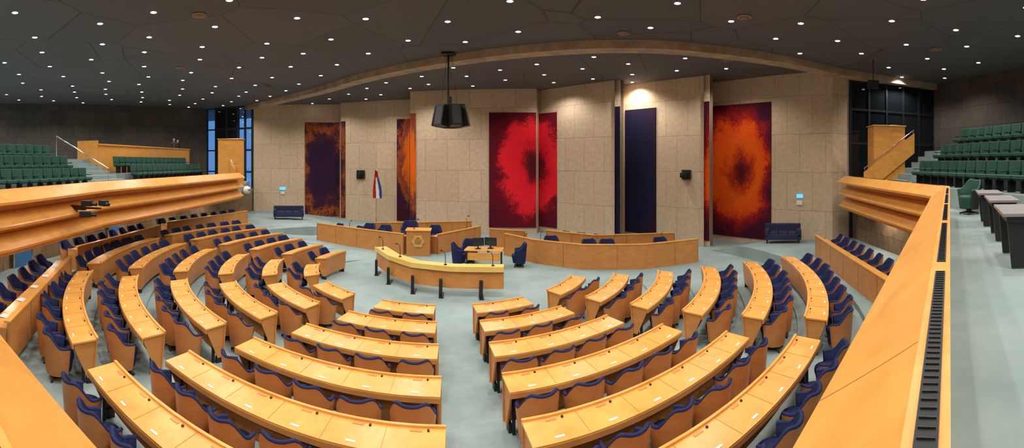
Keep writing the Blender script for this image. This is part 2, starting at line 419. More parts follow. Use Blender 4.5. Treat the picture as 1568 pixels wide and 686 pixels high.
for i in range(0, len(PP)-1):
    a, c = Vector(PP[i]), Vector(PP[i+1]); L = (c-a).length; e = (c-a).normalized(); n = Vector((-e.y, e.x)); t = 1.2
    while t < L-.6:
        q = a+e*t
        w = Vector((e.x, e.y))*.002
        q0 = q+n*.115; q1 = q+n*.468
        b.add([(q0.x-w.x, q0.y-w.y, ZT-.006), (q0.x+w.x, q0.y+w.y, ZT-.006), (q1.x+w.x, q1.y+w.y, ZT-.247), (q1.x-w.x, q1.y-w.y, ZT-.247)], [(0, 1, 2, 3)], 3)
        t += 2.4
for i in range(3, len(PP)-1):
    a, c = Vector(PP[i]), Vector(PP[i+1]); L = (c-a).length; e = (c-a).normalized(); n = Vector((-e.y, e.x)); t = .45
    rz = math.atan2(e.y, e.x)
    while t+1.75 < L:
        m = a+e*(t+.85)+n*.055
        b.box((m.x, m.y, ZT+.003), (1.7, .055, .008), 1, rz)
        kk = 0
        while kk < 42:
            q = a+e*(t+.03+kk*.04)+n*.055
            b.box((q.x, q.y, ZT+.009), (.006, .042, .006), 2, rz); kk += 1
        t += 1.95
b.obj('gallery_parapet', [M_WOODP, M_GRILLE, M_DARK, simple('seam_brown', (.3, .12, .03), .6)], recenter=False)

# ------------------------------------------------------------------ chair mesh
def chair_mesh(name, mats):
    b = MB(); NP = 24; vs = []
    phm = math.radians(122)
    def top(a):
        t = abs(a)/phm
        return .62 + .215*(1-smooth01((t-.34)/.40)) + .02*math.exp(-((t-.30)/.12)**2) - .02*max(0, t-.8)*5
    levels = 5
    outer = []; inner = []
    for i in range(NP+1):
        a = -phm+2*phm*i/NP
        dx, dy = sin(a), -cos(a)
        tp = top(a); cu = []; ci = []
        for j in range(levels+1):
            t = j/levels; z = .13+(tp-.13)*t
            r = .24+.065*(t**.8)
            cu.append((dx*r*1.04, dy*r*.98+.02, z))
            zi = .40+(tp-.40)*t
            ri = r-.045-.02*sin(pi*t)
            ci.append((dx*ri*1.04, dy*ri*.98+.02, zi))
        outer.append(cu); inner.append(ci)
    k = levels+1
    ov = [p for c in outer for p in c]; iv = [p for c in inner for p in c]
    b.add(ov, [(i*k+j, (i+1)*k+j, (i+1)*k+j+1, i*k+j+1) for i in range(NP) for j in range(levels)], 0, True)
    b.add(iv, [(i*k+j, i*k+j+1, (i+1)*k+j+1, (i+1)*k+j) for i in range(NP) for j in range(levels)], 1, True)
    rim = []
    for i in range(NP+1):
        o = Vector(outer[i][-1]); n = Vector(inner[i][-1]); m = (o+n)/2
        rim += [o+Vector((0, 0, -.012))+(o-n)*.03, o+(o-n)*.06+Vector((0, 0, .006)), m+Vector((0, 0, .024)), n+(n-o)*.2, n+Vector((0, 0, -.04))]
    b.add(rim, [(i*5+j, (i+1)*5+j, (i+1)*5+j+1, i*5+j+1) for i in range(NP) for j in range(4)], 1, True)
    for i in (0, NP):
        b.add(outer[i]+inner[i][::-1], [tuple(range(2*k))], 1)
    bt = [outer[i][0] for i in range(NP+1)]
    b.add(bt+[(0, 0, .13)], [(i, i+1, NP+1) for i in range(NP)]+[(NP, 0, NP+1)], 0)
    sc = []; n = 20
    for (rr, z) in ((.2, .15), (.23, .34), (.25, .41), (.24, .455), (.18, .47)):
        for j in range(n):
            a = 2*pi*j/n; sc.append((rr*cos(a)*1.02, rr*sin(a)*1.05+.03, z))
    b.add(sc, [(i*n+j, i*n+(j+1) % n, (i+1)*n+(j+1) % n, (i+1)*n+j) for i in range(4) for j in range(n)]+[tuple(range(4*n, 5*n))], 1, True)
    b.tube([(0, .02, .04), (0, .02, .16)], [.07, .07], 2, 10)
    for q in range(4):
        a = pi/4+q*pi/2
        b.tube([(0, .02, .06), (cos(a)*.22, sin(a)*.22+.02, .03)], [.03, .018], 2, 6)
        b.tube([(cos(a)*.22, sin(a)*.22+.02, .04), (cos(a)*.22, sin(a)*.22+.02, .0)], .022, 2, 6)
    o = b.obj(name, mats, recenter=False); me = o.data
    bpy.data.objects.remove(o); return me
CH = chair_mesh('armchair_mesh', [M_WOODC, M_BLUE, M_BLACK])
CHG = chair_mesh('green_armchair_mesh', [M_BLACK, M_GREEN, M_BLACK])
CHT = chair_mesh('council_chair_mesh', [M_BLUE, M_BLUE, M_BLACK])
def chair(x, y, face, z=None, me=CH, s=1.0, name='swivel_armchair', jit=10):
    o = bpy.data.objects.new(name, me); scene.collection.objects.link(o)
    o.location = (x, y, floor_z(x, y) if z is None else z)
    o.rotation_euler = (0, 0, face+math.radians(random.uniform(-jit, jit))); o.scale = (s, s, s); return o

# ------------------------------------------------------------------ curved desks
BLOCKS = [(42.2, 77.5), (11.4, 42.2), (-19.2, 11.4), (-50, -19.2), (-81, -50), (-113, -81)]
for bi, (a0, a1) in enumerate(BLOCKS):
    for ri, R in enumerate(RAD):
        hw = math.degrees(.47/R)
        t0, t1 = a0+hw, a1-hw
        z0 = floor_z(*pol((t0+t1)/2, R))
        n = max(4, int((t1-t0)/2.0)); path = [pol(t0+(t1-t0)*i/n, R) for i in range(n+1)]
        arc = math.radians(t1-t0)*R; ns = max(2, round(arc/.72))
        b = MB()
        b.sweep(path, [(-.24, z0+.71), (.22, z0+.755), (.22, z0+.785), (-.24, z0+.74)], 0)
        b.sweep(path, [(.185, z0+.755), (.225, z0+.755), (.225, z0+.81), (.185, z0+.81)], 0)
        b.sweep(path, [(-.245, z0+.645), (-.215, z0+.645), (-.215, z0+.715), (-.245, z0+.715)], 1)
        b.sweep(path, [(.13, z0+.12), (.155, z0+.12), (.205, z0+.755), (.18, z0+.755)], 1)
        for s, tt in ((1, t0), (-1, t1)):
            c = Vector(pol(tt, R)); inn = (C-c).normalized(); tg = Vector((inn.y, -inn.x))*s
            if (Vector(pol(tt+s, R))-c).dot(tg) < 0: tg = -tg
            def W(si, li, z): q = c+inn*si+tg*li; return (q.x, q.y, z0+z)
            g = [(.15, .12), (.03, .12), (-.2, .64), (-.2, .72), (.2, .755)]
            vs = [W(si, .02, z) for si, z in g]+[W(si, .05, z) for si, z in g]; m = len(g)
            b.add(vs, [tuple(range(m)), tuple(range(m, 2*m))[::-1]]+[(i, (i+1) % m, (i+1) % m+m, i+m) for i in range(m)], 1)
            q = c+inn*.09+tg*.08; rz = math.atan2(tg.y, tg.x)
            b.box((q.x, q.y, z0+.07), (.05, .14, .14), 2, rz)
            b.box((c.x+tg.x*.12-inn.x*.02, c.y+tg.y*.12-inn.y*.02, z0+.35), (.04, .05, .7), 2, rz)
        for si in range(ns):
            tm = t0+(t1-t0)*(si+.5)/ns; rz = math.radians(tm)
            x, y = pol(tm, R+.16); b.box((x, y, z0+.751), (.12, .03, .006), 3, rz, .098)
            x, y = pol(tm, R-.14); b.box((x, y, z0+.779), (.14, .035, .008), 1, rz, .098)
            x, y = pol(tm+math.degrees(.15/R), R-.14); b.box((x, y, z0+.783), (.025, .025, .03), 2, rz, .098)
            if si:
                te = t0+(t1-t0)*si/ns; x, y = pol(te, R+.01)
                b.box((x, y, z0+.7635), (.008, .42, .006), 1, math.radians(te), .098)
            x, y = pol(tm, R+.44+random.uniform(-.05, .07))
            chair(x, y, math.radians(tm), z0)
        b.obj('curved_parliament_desk', [M_WOOD, M_WOODF, M_BLACK, M_WHITE])

# ------------------------------------------------------------------ straight benches
def bench(path, h, z0=None, name='wood_bench_desk', chairs=0, side=-1, depth=.45, top=M_WOOD, coff=.68, mechair=CH, gap=.72, papers=0):
    b = MB()
    if z0 is None: z0 = floor_z(*path[len(path)//2])
    s = side
    def pr(lst): return [(q*s, z0+z) for q, z in lst]
    b.sweep(path, pr([(0, .0), (.04, .0), (.04, h), (0, h)]), 1)
    b.sweep(path, pr([(-.02, h), (.10, h), (.10, h+.035), (-.02, h+.035)]), 0)
    b.sweep(path, pr([(.04, h-.14), (depth, h-.17), (depth, h-.13), (.04, h-.10)]), 0)
    b.sweep(path, pr([(.04, .0), (.06, .0), (.06, h-.16), (.04, h-.16)]), 1)
    for i, p in ((0, path[0]), (len(path)-1, path[-1])):
        a = Vector(path[0 if i == 0 else -2]); c = Vector(path[1 if i == 0 else -1]); e = (c-a).normalized(); n = Vector((-e.y, e.x))*s
        q = Vector(p)+n*(depth/2)+e*(.02 if i == 0 else -.02)
        b.box((q.x, q.y, z0+(h-.1)/2), (.04, depth, h-.1), 1, math.atan2(e.y, e.x))
    for i in range(len(path)-1):
        a, c = Vector(path[i]), Vector(path[i+1]); L = (c-a).length; e = (c-a).normalized(); n = Vector((-e.y, e.x))*s
        t = 1.4
        while t < L-.3:
            q = a+e*t-n*.002; b.box((q.x, q.y, z0+h/2), (.008, .004, h-.02), 2, math.atan2(e.y, e.x)); t += 1.4
        for j in range(papers):
            q = a+e*(L*(j+.6)/(papers+.5))+n*.26
            b.box((q.x, q.y, z0+h-.108), (.21, .28, .004), 3, math.atan2(e.y, e.x)+random.uniform(-.5, .5))
    b.obj(name, [top, M_WOODF, M_DARK, M_WHITE])
    if chairs:
        for i in range(len(path)-1):
            a, c = Vector(path[i]), Vector(path[i+1]); L = (c-a).length; e = (c-a).normalized(); n = Vector((-e.y, e.x))*s
            k = int((L-.3)/gap)
            for j in range(k):
                q = a+e*(L*(j+.5)/k)+n*(depth+coff-.35)
                chair(q.x, q.y, math.atan2(n.x, -n.y), z0, mechair)
bench([(-7.2, 3.3), (-11.4, 7.35)], .80, .5, chairs=1, side=1, papers=5)
bench([(-12.5, 8.3), (-14.4, 14.1)], .80, .5, chairs=1, side=1)
bench([(-14.9, 15.0), (-14.7, 21.5)], .80, .5, chairs=1, side=1)
bench([(7.7, 6.35), (11.0, 13.4)], .80, .5, chairs=1, side=-1)

# presidium bench
bench([(-10.1, 21.3), (-4.85, 19.35)], .92, 0, 'presidium_bench', chairs=1, side=1, depth=.6, gap=1.1)
bench([(-3.35, 19.75), (-1.6, 22.6)], .88, 0, 'presidium_bench', chairs=0, side=1, depth=.6)
b = MB()
b.box((-4.2, 19.55, .56), (1.05, .7, 1.12), 1, .12); b.box((-4.2, 19.55, 1.14), (1.15, .8, .05), 0, .12)
c = Vector((-4.2+.37*sin(.12), 19.55-.37*cos(.12)))
ring = []
for j in range(24):
    a = 2*pi*j/24; rr = .27+.03*cos(6*a); ring.append((c.x+rr*cos(a)*cos(.12), c.y+rr*cos(a)*sin(.12), .66+rr*sin(a)))
ring2 = [(x+.03*sin(.12), y-.03*cos(.12), z) for x, y, z in ring]
b.add(ring+ring2, [tuple(range(24, 48))]+[(j, (j+1) % 24, 24+(j+1) % 24, 24+j) for j in range(24)], 2)
for (x, z, w, h) in ((0, .66, .16, .24), (-.1, .66, .08, .2), (.1, .66, .08, .2), (0, .82, .14, .06)):
    b.box((c.x+x+.04*sin(.12), c.y-.04*cos(.12), z), (w, .03, h), 3, .12)
b.obj('presidium_lectern', [M_WOOD, M_WOODF, M_GOLD, simple('emblem_brown', (.4, .2, .05), .4)], .01)
bench([(-7.2, 22.3), (-2.2, 24.0)], .95, 0, 'presidium_rear_desk', chairs=0, side=1, depth=.5)
for (x, y, s) in ((-5.1, 21.6, 1.4), (-7.4, 22.0, 1.1), (-6.4, 21.7, 1.1), (-3.9, 22.2, 1.1)):
    chair(x, y, math.radians(190), 0, CHT, s, 'presidium_chair')
def gooseneck(x, y, z, dx=0, dy=-.15, name='gooseneck_microphone', h=.4):
    z += .003
    b = MB(); b.tube([(x, y, z), (x, y, z+.02)], .05, 0, 10)
    b.tube([(x, y, z+.02), (x, y, z+h*.7), (x+dx*.4, y+dy*.4, z+h*.95), (x+dx, y+dy, z+h)], .012, 0, 6)
    b.tube([(x+dx, y+dy, z+h), (x+dx*1.5, y+dy*1.5, z+h-.01)], [.022, .03], 0, 8)
    b.obj(name, [M_BLACK])
gooseneck(-2.3, 22.4, .79, .1, -.3, h=.7); gooseneck(-4.4, 19.5, 1.167, .1, .2); gooseneck(-8, 20.72, .82, 0, .2)

# central speaker counter
FC = [(-5.15, 16.1), (-4.25, 14.75), (-3.2, 13.85), (-1.9, 13.55), (-.25, 13.6)]
b = MB()
b.sweep(FC, [(.0, .28), (.04, .28), (.10, .88), (.06, .88)], 1)
b.sweep(FC, [(-.02, .88), (.42, .90), (.42, .95), (-.02, .93)], 0)
b.sweep(FC, [(-.03, .80), (.0, .80), (.0, .96), (-.03, .96)], 0)
for i, (px, py) in enumerate([(-4.95, 15.85), (-4.2, 14.85), (-3.15, 14.0), (-2.2, 13.75), (-.95, 13.72)]):
    b.box((px, py-.28, .30), (.10, .10, .56), 2, .3, .15)
    b.box((px, py-.1, .02), (.14, .55, .04), 2, .1)
b.obj('speaker_counter', [M_WOODL, M_WOODF, M_BLACK])
for (x, y) in ((-4.75, 15.75), (-3.8, 14.65), (-2.1, 13.8), (-.6, 13.8)):
    gooseneck(x, y, .945, -.12, .1, h=.42)

# clerk's table
b = MB()
b.box((-1.1, 17.5, .73), (1.5, .8, .04), 0, -.1)
for sx in (-.68, .68):
    for sy in (-.33, .33): b.box((-1.1+sx, 17.5+sy, .355), (.05, .05, .71), 1, -.1)
b.box((-1.1, 17.15, .5), (1.3, .03, .3), 0, -.1)
b.obj('clerk_table', [M_WOOD, M_BLACK], .005)
for (x, y, r) in ((-1.35, 17.45, .3), (-.85, 17.55, -.3)):
    b = MB(); b.box((x, y, .762), (.22, .18, .02), 0, r); b.box((x, y+.02, .86), (.05, .03, .2), 0, r)
    b.box((x, y, 1.03), (.5, .035, .32), 0, r); b.box((x+.018*sin(r), y-.019, 1.03), (.46, .01, .28), 1, r)
    b.obj('computer_monitor', [M_BLACK, simple('screen', (.02, .03, .04), .1)], .005)
chair(-2.15, 17.6, math.radians(-80), 0, CHT, 1.1); chair(-1.75, 18.4, math.radians(180), 0, CHT, 1.1); chair(.3, 17.7, math.radians(80), 0, CHT, 1.1)

# government benches
bench([(-.35, 19.9), (.9, 18.3), (2.7, 17.0), (5.1, 16.5), (7.6, 16.9)], .95, 0, 'government_bench', chairs=0, side=1, depth=.55)
bench([(-1.1, 21.3), (.6, 20.6)], .95, 0, 'government_bench_screen', chairs=0, side=1, depth=.3)
bench([(1.6, 20.6), (3.6, 18.9), (7.2, 18.6)], .98, 0, 'government_bench', chairs=1, side=1, depth=.5, mechair=CHT)
for (x, y) in ((1.7, 18.9), (3.2, 17.9), (3.9, 17.75), (6.2, 17.6)):
    chair(x, y, math.radians(180), 0, CHT, 1.15)
for (x, y) in ((1.2, 18.5), (4.0, 17.0), (6.0, 17.0)): gooseneck(x, y, .84, .05, .15)
# sofas
def sofa(x, y, w, rz, z=0):
    b = MB(); M = Matrix.Translation((x, y, z)) @ Matrix.Rotation(rz, 4, 'Z')
    b.box((0, 0, .30), (w, .8, .26), 0, M=M); b.box((0, .32, .58), (w, .22, .5), 0, M=M)
    for s in (-1, 1): b.box((s*(w/2-.1), 0, .45), (.2, .8, .38), 0, M=M)
    n = 3
    for i in range(n): b.box(((i-(n-1)/2)*(w-.4)/n, -.05, .46), ((w-.4)/n-.02, .62, .12), 0, M=M)
    for sx in (-1, 1):
        for sy in (-1, 1): b.box((sx*(w/2-.1), sy*.32, .085), (.06, .06, .17), 1, M=M)
    b.obj('navy_sofa', [M_NAVY, M_BLACK], .04)
x, y = P(AZ(442), 28.6); sofa(x, y, 1.95, .5, floor_z(x, y))
x, y = P(AZ(1199), 20.3); sofa(x, y, 1.65, -.6, floor_z(x, y))

# flag
fx, fy = P(AZ(576), 29.8)
b = MB(); b.tube([(fx, fy, .02), (fx, fy, 3.8)], .025, 3, 8); b.tube([(fx, fy, 0), (fx, fy, .06)], .2, 3, 16)
n = 18; m = 12; vs = []
for j in range(m+1):
    t = j/m; z = 3.7-1.95*t; w = .10+.22*smooth01(t*1.3)
    for i in range(n+1):
        s = i/n; vs.append((fx+(s-.35)*w*2, fy-.05-.05*sin(s*pi*6), z-.18*s*(1-t)))
for j in range(m):
    for i in range(n):
        s = (i+.5)/n + .25*(1-(j+.5)/m)
        col = 0 if s < .42 else (1 if s < .78 else 2)
        if j < 3: col = 0
        b.add([vs[j*(n+1)+i], vs[j*(n+1)+i+1], vs[(j+1)*(n+1)+i+1], vs[(j+1)*(n+1)+i]], [(0, 1, 2, 3)], col, True)
b.obj('dutch_flag', [M_FR, M_FW, M_FB, M_STEEL])

# hanging loudspeaker cluster
sx, sy = -2.4, 17.2
b = MB()
b.tube([(sx-.1, sy, 6.7), (sx-.1, sy, 8.5)], .035, 1, 8)
b.tube([(sx+.25, sy, 6.4), (sx+.02, sy, 8.5)], .008, 1, 5); b.tube([(sx-.4, sy, 6.4), (sx-.14, sy, 8.5)], .008, 1, 5)
b.box((sx-.1, sy, 8.45), (.5, .5, .08), 1)
b.box((sx, sy, 6.45), (1.1, .06, .06), 1); b.box((sx, sy, 6.45), (.06, .9, .06), 1); b.box((sx-.05, sy, 6.6), (.16, .16, .35), 1)
for i, a in enumerate((-88, -30, 34, 92, 150, 208)):
    a = math.radians(a-6); M = Matrix.Translation((sx+sin(a)*.47, sy-cos(a)*.47, 5.98)) @ Matrix.Rotation(a, 4, 'Z') @ Matrix.Rotation(-.20, 4, 'X')
    b.box((0, 0, 0), (.42, .40, .82), 0, M=M, taper=1.0); b.box((0, -.205, 0), (.34, .02, .74), 2, M=M)
b.obj('hanging_loudspeaker_cluster', [M_BLACK, M_DARK, simple('speaker_mesh', (.045, .045, .045), .5)], .01)

# ------------------------------------------------------------------ gallery seats
def seat_row(p0, p1, face_left, z, name='gallery_seat_row', gap=.56):
    p0, p1 = Vector(p0), Vector(p1); e = (p1-p0); L = e.length; e.normalize(); n = Vector((-e.y, e.x))
    if not face_left: n = -n
    rz = math.atan2(-n.x, n.y); z += .003
    k = int(L/gap); b = MB()
    for i in range(k):
        q = p0+e*(gap*(i+.5)); M = Matrix.Translation((q.x, q.y, z)) @ Matrix.Rotation(rz, 4, 'Z')
        for a, xo, yo in ((-.35, -.17, -.165), (0, 0, -.2), (.35, .17, -.165)):
            b.box((xo, yo, .66), (.19, .07, .46), 0, a, .12, M=M)
        b.box((0, .05, .43), (.46, .44, .10), 0, M=M); b.box((0, .05, .36), (.40, .36, .05), 1, M=M)
        b.box((0, 0, .18), (.05, .3, .36), 1, M=M)
        for s in (-1, 1): b.box((s*.255, .02, .58), (.035, .3, .04), 1, M=M)
    return b.obj(name, [M_GREEN, M_BLACK], .015)
def tier(path0, path1, off0, off1, z0, z1, name, mat=M_CARPET):
    a, c = Vector(path0), Vector(path1); e = (c-a).normalized(); n = Vector((e.y, -e.x))
    if n.x * (1 if a.x > 0 else -1) < 0: n = -n
    pl = [a+n*off0, c+n*off0, c+n*off1, a+n*off1]
    b = MB(); b.prism([(p.x, p.y) for p in pl], z0, z1); return b.obj(name, [mat])
# right
ra, rc = Vector((9.0, 3.3)), Vector((12.95, 11.45)); e = (rc-ra).normalized(); nR = Vector((e.y, -e.x))
for k in range(3):
    z = 3.35+.65*k
    tier(ra, rc, .6+.95*k, 4.6, (2.75 if k == 0 else z-.65)+.002, z, 'gallery_tier')
    o0 = 1.15+.95*k
    seat_row(ra+nR*o0+e*.2, rc+nR*o0-e*.1, True, z)
b = MB()
for k in range(8):
    p = rc+e*.62+nR*(.3+.32*k); z = 2.75+.24*(k+1)
    b.box((p.x, p.y, (2.75+z)/2), (.32, 1.2, z-2.75), 0, math.atan2(nR.y, nR.x))
b.obj('gallery_stairs', [M_CARPET])
def stair_panel(p0, p1, za0, za1, zb0, zb1, name='stair_wood_panel'):
    b = MB(); p0, p1 = Vector(p0), Vector(p1); e = (p1-p0).normalized(); n = Vector((-e.y, e.x))*.04
    vs = []
    for s in (-1, 1):
        vs += [(p0.x+n.x*s, p0.y+n.y*s, za0), (p1.x+n.x*s, p1.y+n.y*s, zb0), (p1.x+n.x*s, p1.y+n.y*s, zb1), (p0.x+n.x*s, p0.y+n.y*s, za1)]
    b.add(vs, [(0, 1, 2, 3), (7, 6, 5, 4), (0, 4, 5, 1), (1, 5, 6, 2), (2, 6, 7, 3), (3, 7, 4, 0)], 0)
    b.tube([(p0.x, p0.y, za1+.16), (p1.x, p1.y, zb1+.16)], .022, 1)
    for t in (0.02, .5, .98):
        q = p0.lerp(p1, t); zz = za1+(zb1-za1)*t; b.tube([(q.x, q.y, zz-.02), (q.x, q.y, zz+.16)], .012, 1)
    b.obj(name, [M_WOODP, M_STEEL])
stair_panel((13.85, 13.5), (15.9, 12.3), 2.76, 3.75, 4.6, 5.5)
b = MB(); x, y = P(AZ(1357), 20.2); b.box((x, y, 4.3), (1.5, .9, 3.0), 0, -.5); b.box((x, y, 5.82), (1.6, 1.0, .06), 0, -.5); b.obj('stairwell_wood_enclosure', [M_WOODP], .02)

# left
la, lc = Vector((-13.4, 4.4)), Vector((-15.7, 11.9)); e = (lc-la).normalized(); nL = Vector((e.y, -e.x))
if nL.x > 0: nL = -nL
for k in range(3):
    z = 3.05+.52*k
    tier(la, lc, .0+1.1*k, 7.5, (2.75 if k == 0 else z-.52)+.002, z, 'gallery_tier')
    seat_row(la+nL*(.6+1.1*k)+e*.1, lc+nL*(.6+1.1*k), False, z)
l2a, l2c = la+e*11.0, la+e*20.3
for k in range(2):
    z = 3.15+.45*k
    tier(l2a, l2c, .0+1.1*k, 6.0, (2.75 if k == 0 else z-.45)+.002, z, 'gallery_tier')
    seat_row(l2a+nL*(.6+1.1*k)+e*.1, l2c+nL*(.6+1.1*k), False, z)
tier(l2a, la+e*22.2, 2.65, 3.9, 2.752, 4.2, 'gallery_tier')
b = MB(); a1 = l2a+nL*2.55-e*.3; a2 = la+e*22.2+nL*2.55
b.sweep([a1, a2], [(0, 3.62), (.06, 3.62), (.06, 5.15), (0, 5.15)], 0)
b.sweep([a1, a2], [(-.06, 5.1), (.12, 5.1), (.12, 5.18), (-.06, 5.18)], 0)
a3 = a1+nL*1.4; b.sweep([a1, a3], [(-.03, 3.62), (.03, 3.62), (.03, 5.35), (-.03, 5.35)], 0)
b.obj('press_box_panel', [M_WOODP])
b = MB()
for k in range(8):
    p = lc+e*1.5+nL*(.1+.45*k); z = 2.75+.2*(k+1)
    b.box((p.x, p.y, (2.75+z)/2), (.45, 2.4, z-2.75), 0, math.atan2(nL.y, nL.x))
b.obj('gallery_stairs', [M_CARPET])
b = MB()
r0 = lc+e*.5+nL*.2; r1 = lc+e*.5+nL*3.4
b.tube([(r0.x, r0.y, 2.96), (r0.x, r0.y, 3.9), (r1.x, r1.y, 5.5), (r1.x, r1.y, 4.36)], .03, 0)
b.obj('stair_handrail', [M_STEEL])
stair_panel((-16.2, 22.3), (-19.0, 24.2), 2.76, 3.75, 4.3, 5.4)
b = MB(); x, y = P(AZ(354), 29.0); b.box((x, y, 4.2), (1.6, 1.0, 2.9), 0, .5); b.box((x, y, 5.68), (1.7, 1.1, .06), 0, .5); b.obj('stairwell_wood_enclosure', [M_WOODP], .02)

# gallery press tables on the right & armchair
e1 = (Vector(PP[5])-Vector(PP[4])).normalized(); n1 = Vector((e1.y, -e1.x))
for (t, L, of) in ((6.1, 1.3, .98), (8.1, 1.2, .98), (9.9, 1.1, .9)):
    c = Vector(PP[4])+e1*t+n1*of; rz = math.atan2(e1.y, e1.x); b = MB()
    M = Matrix.Translation((c.x, c.y, 2.752)) @ Matrix.Rotation(rz, 4, 'Z')
    b.box((0, 0, .74), (L, .55, .045), 0, M=M); b.box((0, 0, .68), (L-.1, .45, .08), 1, M=M)
    for s in (-1, 1): b.box((s*(L/2-.15), 0, .34), (.08, .42, .66), 1, M=M, taper=.7)
    b.obj('press_table', [M_GREYTOP, M_BLACK], .005)
chair(10.6, 6.25, 1.2, 2.752, CHG, 1.1, 'green_armchair')
b = MB(); c0 = Vector(PP[4])+n1*1.5-e1*3; c1 = Vector(PP[4])+n1*1.5+e1*8.2
b.prism([tuple(c0), tuple(c1), tuple(c1+n1*3), tuple(c0+n1*3)], 2.752, 2.90, 0)
c0 = Vector(PP[4])+n1*2.5-e1*3; c1 = Vector(PP[4])+n1*2.5+e1*7.2
b.prism([tuple(c0), tuple(c1), tuple(c1+n1*2), tuple(c0+n1*2)], 2.902, 3.07, 0)
b.obj('gallery_step', [M_CARPET])

# parapet-mounted camera rig (left)
b = MB(); x, y = -10.0, 6.7
b.box((x-.1, y, 2.95), (.5, .15, .12), 0, .3)
b.tube([(x, y, 2.95), (x+.7, y+.2, 2.98)], .03, 0)
for dx, dy, dz, r in ((.35, 0, .12, .4), (.75, .25, .14, -.2), (.55, -.2, -.14, .9)):
    b.box((x+dx, y+dy, 2.98+dz), (.30, .17, .15), 0, r); b.tube([(x+dx, y+dy, 2.98+dz), (x+dx+.3*cos(r), y+dy+.3*sin(r), 2.96+dz)], .05, 0)
b.obj('broadcast_camera_rig', [M_BLACK], .01)
M_DOOR = simple('blue_door', (.03, .12, .28), .4)
def door(p0, p1, t, name):
    p0, p1 = Vector(p0), Vector(p1); e = (p1-p0).normalized(); n = Vector((-e.y, e.x))
    if n.dot(C-p0) < 0: n = -n
    q = p0.lerp(p1, t)+n*.08; b = MB(); rz = math.atan2(e.y, e.x)
    z = floor_z(q.x, q.y)
    b.box((q.x, q.y, z+.86), (.9, .06, 1.72), 0, rz); b.box((q.x+e.x*.35+n.x*.06, q.y+e.y*.35+n.y*.06, z+.85), (.03, .06, .15), 1, rz)
    for s in (-1, 1): b.box((q.x+e.x*.48*s, q.y+e.y*.48*s, z+.88), (.06, .1, 1.76), 1, rz)
    b.obj(name, [M_DOOR, M_STEEL])
door(UW[2], UW[3], .15, 'door_1'); door(UW[2], UW[3], .93, 'door_2'); door(UW[3], UW[4], .2, 'door_3')
b = MB(); x, y = P(AZ(378), 26.5); b.tube([(x, y, 2.5), (x+.03, y-.05, 2.5)], .26, 0, 24); b.tube([(x+.03, y-.05, 2.5), (x+.04, y-.06, 2.5)], .22, 1, 24)
b.box((x+.02, y+.3, 2.5), (.05, .6, .05), 0)
b.obj('hanging_clock', [M_STEEL, M_WHITE])
b = MB(); x, y = P(AZ(1337), 18.5); b.box((x, y, 7.45), (.45, .2, .35), 0, -.6); b.tube([(x, y, 7.6), (x, y, 8.5)], .02, 0); b.obj('hanging_projector', [M_DARK], .01)

